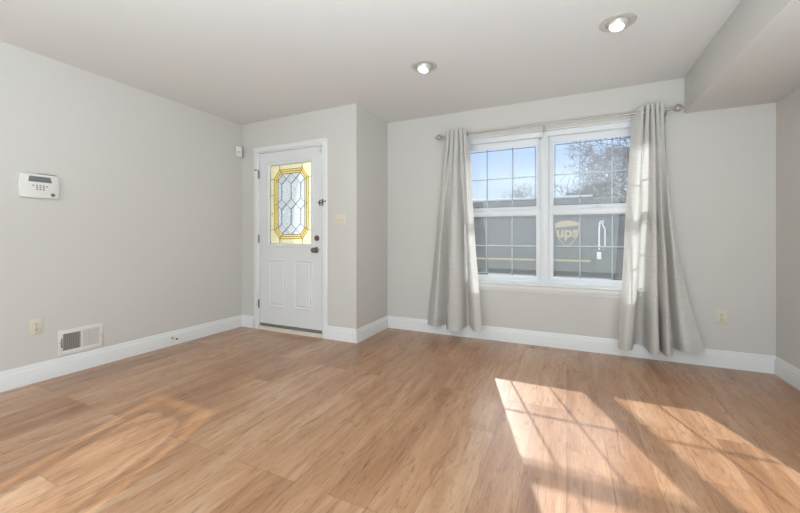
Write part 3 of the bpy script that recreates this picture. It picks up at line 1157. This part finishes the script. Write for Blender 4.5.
# ------------------------------------------------------------------ curtains
def catmull(P, n):
    out = []
    m = len(P)
    for i in range(m - 1):
        p0, p1, p2, p3 = P[max(i - 1, 0)], P[i], P[i + 1], P[min(i + 2, m - 1)]
        for k in range(n):
            t = k / n
            out.append(tuple(0.5 * ((2 * b) + (-a + c) * t + (2 * a - 5 * b + 4 * c - d) * t * t + (-a + 3 * b - 3 * c + d) * t ** 3)
                             for a, b, c, d in zip(p0, p1, p2, p3)))
    out.append(tuple(P[-1]))
    return out


def resample(P, n):
    out = []
    for i in range(n + 1):
        f = i / n * (len(P) - 1)
        k = min(int(f), len(P) - 2)
        out.append(tuple(a + (b - a) * (f - k) for a, b in zip(P[k], P[k + 1])))
    return out


def pleats(x0, period, n, z):
    """tight header pleats: broad fronts, pinched backs behind the rod"""
    out = []
    for k in range(n):
        x = x0 + k * period
        out += [(x, 3.672, z), (x + 0.42 * period, 3.660, z), (x + 0.84 * period, 3.672, z), (x + 0.88 * period, 3.728, z), (x + 0.96 * period, 3.728, z)]
    return out


def curtain(label, top, bot, zt, zb, ease, gx, seed):
    """top/bot: matching control points (x, y[, z]); sheet interpolated down the drop"""
    A, B = resample(catmull(top, 10), 150), resample(catmull(bot, 10), 150)
    NR = 64
    rnd = random.Random(seed)
    ph = [rnd.uniform(0, 6.28) for _ in range(4)]
    rows = []
    for r in range(NR + 1):
        t = r / NR
        row = []
        for i, (a, b) in enumerate(zip(A, B)):
            s = i / (len(A) - 1)
            x = a[0] + (b[0] - a[0]) * ease(t, s)
            y = a[1] + (b[1] - a[1]) * min(1, t * 1.7)
            w = math.sin(PI * t)
            x += 0.006 * w * math.sin(9 * s + 3.1 * t + ph[0])
            y += 0.007 * w * math.sin(14 * s + 4.0 * t + ph[1])
            za, zbm = a[2], b[2]
            row.append((x, y, za + (zbm - za) * t))
        rows.append(row)
    xb = sum(b[0] for b in bot) / len(bot)
    root = empty('curtain', (xb, 3.68, zb), label, 'curtain', 'light grey linen curtains')
    mb = MB()
    mb.grid(rows)
    sheet = mb.build('curtain_panel', M['fabric'], root, angle=180)
    # turned-up hem at the foot, header band at the top
    hem = [[(p[0], p[1] - 0.0025, p[2]) for p in rows[r]] for r in range(NR - 2, NR + 1)]
    mb = MB()
    mb.grid(hem)
    mb.build('hem', M['fabric'], root, angle=180)
    for x in gx:
        mb = MB()
        pts = [(x, RY + 0.021 * math.cos(a), RZ + 0.021 * math.sin(a)) for a in [2 * PI * k / 20 for k in range(21)]]
        mb.tube(pts, 0.004, 6, caps=False)
        mb.build('grommet', M['dnickel'], root)
    return root


zt = 2.212
# left: outer edge ... leading edge (towards the glass)
topL = pleats(-1.168, 0.045, 4, zt) + [(-0.988, 3.672, zt + 0.004), (-0.972, 3.660, zt + 0.003), (-0.952, 3.69, zt - 0.006), (-0.936, 3.735, zt - 0.02)]
botL = [(-1.409, 3.745, 0.107), (-1.345, 3.67, 0.113), (-1.275, 3.63, 0.122), (-1.215, 3.765, 0.116), (-1.180, 3.72, 0.110), (-1.135, 3.60, 0.108), (-1.05, 3.575, 0.104),
        (-0.985, 3.63, 0.112), (-0.968, 3.765, 0.137), (-0.930, 3.755, 0.124), (-0.885, 3.66, 0.118), (-0.830, 3.59, 0.120), (-0.772, 3.60, 0.127)]
curtain('light grey linen curtain on the left side of the window', topL, botL, zt, 0.1, lambda t, s: t ** 0.95,
        (-1.139, -1.093, -1.047, -1.000, -0.945), 3)
# right: leading edge ... outer edge
topR = [(0.528, 3.735, 2.165), (0.552, 3.70, 2.185), (0.588, 3.664, 2.205), (0.606, 3.672, zt), (0.610, 3.728, zt), (0.614, 3.728, zt)] + pleats(0.618, 0.034, 4, zt) + [(0.752, 3.69, zt)]
botR = [(0.406, 3.64, 0.105), (0.450, 3.58, 0.105), (0.508, 3.62, 0.106), (0.545, 3.765, 0.12), (0.612, 3.765, 0.119), (0.640, 3.60, 0.096), (0.695, 3.58, 0.104),
        (0.722, 3.765, 0.105), (0.742, 3.58, 0.094), (0.785, 3.59, 0.108), (0.828, 3.765, 0.124), (0.880, 3.64, 0.135), (1.016, 3.655, 0.142)]
curtain('light grey linen curtain on the right side, flaring at the foot', topR, botR, zt, 0.1, lambda t, s: t ** (0.95 + 1.35 * s),
        (0.570, 0.620, 0.652, 0.685, 0.718, 0.746), 5)

# ------------------------------------------------------------------ outside
GZ = -0.45
mb = MB()
mb.box((-60, -40, GZ - 0.3), (60, 9.3, GZ), mi=0)
mb.box((-60, 9.3, GZ - 0.35), (60, 17.5, GZ - 0.08), mi=1)
mb.box((-60, 17.5, GZ - 0.3), (60, 140, GZ), mi=0)
mb.box((-60, 9.15, GZ - 0.3), (60, 9.3, GZ + 0.02), mi=2)
tag(mb.build('ground', [M['lawn'], M['asphalt'], M['concrete']]), 'front lawn and street outside the window', 'ground', kind='structure')

# delivery truck ------------------------------------------------------------
TY, TW = 12.0, 2.2
TG = GZ - 0.08
tr = empty('delivery_truck', (-0.9, TY + TW / 2, TG), 'brown delivery truck with gold shield logo parked in the street outside', 'truck')
mb = MB()
mb.box((-4.2, TY, 0.02), (0.66, TY + TW, 2.28), 0.06, 3)
body = mb.build('cargo_box', M['truck'], tr)
mb = MB()
mb.box((-4.18, TY + 0.02, 2.27), (0.7, TY + TW - 0.02, 2.36), 0.04, 3)
mb.build('roof_cap', M['truckroof'], tr)
mb = MB()                                              # cab: tall face, raked windscreen, snub hood
mb.prism([(0.64, 0.02), (2.38, 0.02), (2.42, 0.62), (2.30, 0.86), (1.74, 0.98), (1.50, 2.02), (1.38, 2.24), (0.64, 2.26)], 'y', TY + 0.02, TY + TW - 0.02, bev=0.03)
cab = mb.build('cab', M['truck'], tr)
mb = MB()
mb.prism([(1.725, 1.06), (1.755, 1.06), (1.545, 1.96), (1.515, 1.96)], 'y', TY + 0.18, TY + TW - 0.18)
mb.build('windscreen', M['tglass'], cab)
mb = MB()
mb.prism([(0.84, 1.12), (1.52, 1.12), (1.38, 1.86), (0.84, 1.86)], 'y', TY - 0.002, TY + 0.03, bev=0.008)
mb.build('side_window', M['tglass'], cab)
mb = MB()
mb.prism([(0.76, 0.12), (1.50, 0.12), (1.50, 1.05), (1.44, 2.0), (0.76, 2.0)], 'y', TY + 0.008, TY + 0.018)
mb.box((0.80, TY - 0.015, 0.95), (0.83, TY + 0.02, 1.12), 0.006)
mb.build('cab_door', M['truck'], cab)
mb = MB()
mb.box((-4.19, TY - 0.014, 0.345), (0.64, TY + 0.004, 0.40), 0.006)
mb.build('gold_band', M['gold'], tr)
mb = MB()
mb.box((2.36, TY + 0.02, -0.12), (2.50, TY + TW - 0.02, 0.08), 0.02)
mb.build('bumper', M['steel'], tr)
for yy in (TY + 0.3, TY + TW - 0.3):
    mb = MB()
    mb.lathe([(0, 0), (0.09, 0.0), (0.10, 0.03), (0.08, 0.05), (0, 0.055)], (2.375, yy, 0.45), (1, 0, 0.1), 18)
    mb.build('headlight', M['truckroof'], tr)
for wx in (-3.1, 1.75):
    for wy, s in ((TY + 0.04, 1), (TY + TW - 0.04, -1)):
        mb = MB()
        R = 0.40
        c = (wx, wy, TG + R)
        mb.lathe([(0.2, 0.02), (0.34, 0.0), (0.39, 0.02), (R, 0.06), (R, 0.2), (0.38, 0.24), (0.2, 0.24)], c, (0, s, 0), 28)
        wl = mb.build('wheel', M['rubber'], tr)
        mb = MB()
        mb.lathe([(0, 0.03), (0.07, 0.02), (0.10, 0.06), (0.18, 0.05), (0.22, 0.02), (0.22, 0.1), (0, 0.1)], c, (0, s, 0), 24)
        mb.build('wheel_rim', M['steel'], wl)
mb = MB()
mb.box((-4.1, TY + 0.15, -0.14), (2.36, TY + TW - 0.15, 0.04), 0.01)
mb.build('chassis', M['rubber'], tr)
# mirror on its looped arm
mb = MB()
mb.tube([(0.98, TY + 0.01, 1.50), (0.95, TY - 0.12, 1.56), (0.87, TY - 0.22, 1.52), (0.85, TY - 0.24, 1.3), (0.85, TY - 0.24, 0.72)], 0.022, 8)
mb.tube([(0.93, TY - 0.14, 1.5), (1.0, TY - 0.2, 1.3), (1.0, TY - 0.2, 0.8), (0.98, TY + 0.01, 0.74)], 0.018, 8)
ma = mb.build('mirror_arm', M['mirror_w'], cab)
mb = MB()
mb.box((0.79, TY - 0.28, 0.44), (0.905, TY - 0.2, 0.66), 0.03, 3)
mb.build('mirror', M['mirror_w'], ma)
# shield logo
LXc, LZc = 0.015, 1.195
LW, LH = 0.335, 0.40


def shield(sc, n=10):
    """rounded-top shield outline (x, z)"""
    w, h = LW * sc, LH * sc
    pts = []
    for i in range(n + 1):                             # top edge, gently arched, left to right
        t = i / n
        pts.append((-w + 2 * w * t, h * (0.80 + 0.20 * math.sin(PI * t))))
    for i in range(1, n + 1):                          # right side down to the point
        t = i / n
        pts.append((w * (1 - t ** 2.6), h * (0.80 - 1.80 * t ** 0.9)))
    for i in range(1, n):
        t = 1 - i / n
        pts.append((-w * (1 - t ** 2.6), h * (0.80 - 1.80 * t ** 0.9)))
    return [(LXc + a, LZc + b) for a, b in pts]


mb = MB()
mb.prism(shield(1.0), 'y', TY - 0.010, TY + 0.006, mi=0)
lg = mb.build('logo_shield', [M['gold']], tr)
mb = MB()
o = shield(0.93)
zc = LZc + 0.16
# brown field below the gold swoosh
field = [(a, min(b, LZc + 0.175 + 0.075 * (a - LXc + LW) / (2 * LW))) for a, b in o]
mb.prism(field, 'y', TY - 0.016, TY - 0.004)
mb.build('logo_field', M['truck'], lg)
fc = bpy.data.curves.new('letters', 'FONT')
fc.body = 'ups'
fc.size = 0.44
fc.extrude = 0.004
fc.offset = 0.012
fc.align_x = 'CENTER'
fo = bpy.data.objects.new('letters_tmp', fc)
COL.objects.link(fo)
dg = bpy.context.evaluated_depsgraph_get()
me = bpy.data.meshes.new_from_object(fo.evaluated_get(dg))
bpy.data.objects.remove(fo)
bpy.data.curves.remove(fc)
me.transform(Matrix.Rotation(math.radians(90), 4, 'X'))
me.transform(Matrix.Translation(Vector((LXc, TY - 0.02, LZc - 0.10)) - Vector(tr.location)))
me.materials.clear()
me.materials.append(M['gold'])
lt = bpy.data.objects.new('logo_letters', me)
COL.objects.link(lt)
lt.parent = lg


# bare trees ----------------------------------------------------------------
def bare_tree(name, loc, height, seed, levels, m, label, group=None, spread=0.75, lean=(0, 0), thick=0.022, droop=0.0, rmin=0.012):
    rnd = random.Random(seed)
    b = MB()
    tw = MB()

    def grow(p, d, ln, r, lv):
        n = 4
        pts, rs = [p], [r]
        q, dd = Vector(p), Vector(d)
        for i in range(n):
            dd = (dd + Vector((rnd.uniform(-1, 1), rnd.uniform(-1, 1), rnd.uniform(-0.6, 0.8) - droop * (levels - lv) * 0.2)) * 0.12).normalized()
            q = q + dd * ln / n
            pts.append(q.copy())
            rs.append(r * (1 - 0.45 * (i + 1) / n))
        (b if lv > 1 else tw).tube(pts, rs, 6 if lv > 2 else 4 if lv > 1 else 3, caps=False)
        if lv <= 0:
            return
        k = 5 if lv >= levels - 1 else rnd.choice((3, 4, 5))
        for j in range(k):
            t = rnd.uniform(0.35, 1.0) if j else 1.0
            i = min(n - 1, int(t * n))
            bp = pts[i].lerp(pts[i + 1], t * n - i) if i < n else pts[-1]
            az = rnd.uniform(0, 2 * PI)
            side = dd.orthogonal().normalized()
            side = Matrix.Rotation(az, 3, dd) @ side
            nd = (dd * (1.0 - spread * 0.4) + side * spread * rnd.uniform(0.7, 1.2)).normalized()
            grow(bp, nd, ln * rnd.uniform(0.58, 0.78), max(rmin, r * (0.55 if j == 0 else 0.42)), lv - 1)
    grow(Vector(loc), Vector((lean[0], lean[1], 1)).normalized(), height * 0.34, height * thick, levels)
    root = empty(name, loc, label, 'tree', group)
    b.build('trunk_and_limbs', m, root)
    tw.build('twigs', m, root)
    return root


t1 = bare_tree('bare_tree', (3.6, 19.5, GZ), 10.5, 11, 6, M['bark'], 'large bare tree spreading twigs behind the truck, right window', None, 1.0, (-0.12, 0.0), thick=0.016)
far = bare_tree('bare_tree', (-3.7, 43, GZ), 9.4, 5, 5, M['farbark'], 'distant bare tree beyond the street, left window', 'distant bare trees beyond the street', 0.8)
rnd = random.Random(8)
for x, y, s, rz in ((-13.5, 48, 0.7, 1.0), (6.5, 50, 0.75, 5.0)):
    c = copy_tree(far)
    c.location = (x, y, GZ)
    c.scale = (s, s, s)
    c.rotation_euler.z = rz
for ob in [x for x in bpy.data.objects if x.get('group') == 'distant bare trees beyond the street']:
    ob['label'] = 'small hazy bare tree in the distant treeline beyond the street'
# distant hedge bank on the skyline
rnd = random.Random(4)
mb = MB()
bmx = bmesh.new()
rows = []
NX, NZ = 160, 8
for j in range(NZ + 1):
    row = []
    for i in range(NX + 1):
        x = -45 + 90 * i / NX
        hgt = 7.2 + 1.2 * math.sin(x * 0.31 + 1.0) + 0.7 * math.sin(x * 0.83) + 0.5 * math.sin(x * 2.3 + 2) + rnd.uniform(-0.35, 0.35)
        t = j / NZ
        row.append((x, 58 + 3.5 * (1 - math.cos(PI * t)) + rnd.uniform(-0.5, 0.5), GZ + hgt * math.sin(PI * t) * 1.0))
    rows.append(row)
mb.grid(rows)
tag(mb.build('tree_line', M['evergreen'], angle=180), 'hazy line of woods on the skyline behind the truck', 'woods', kind='stuff')
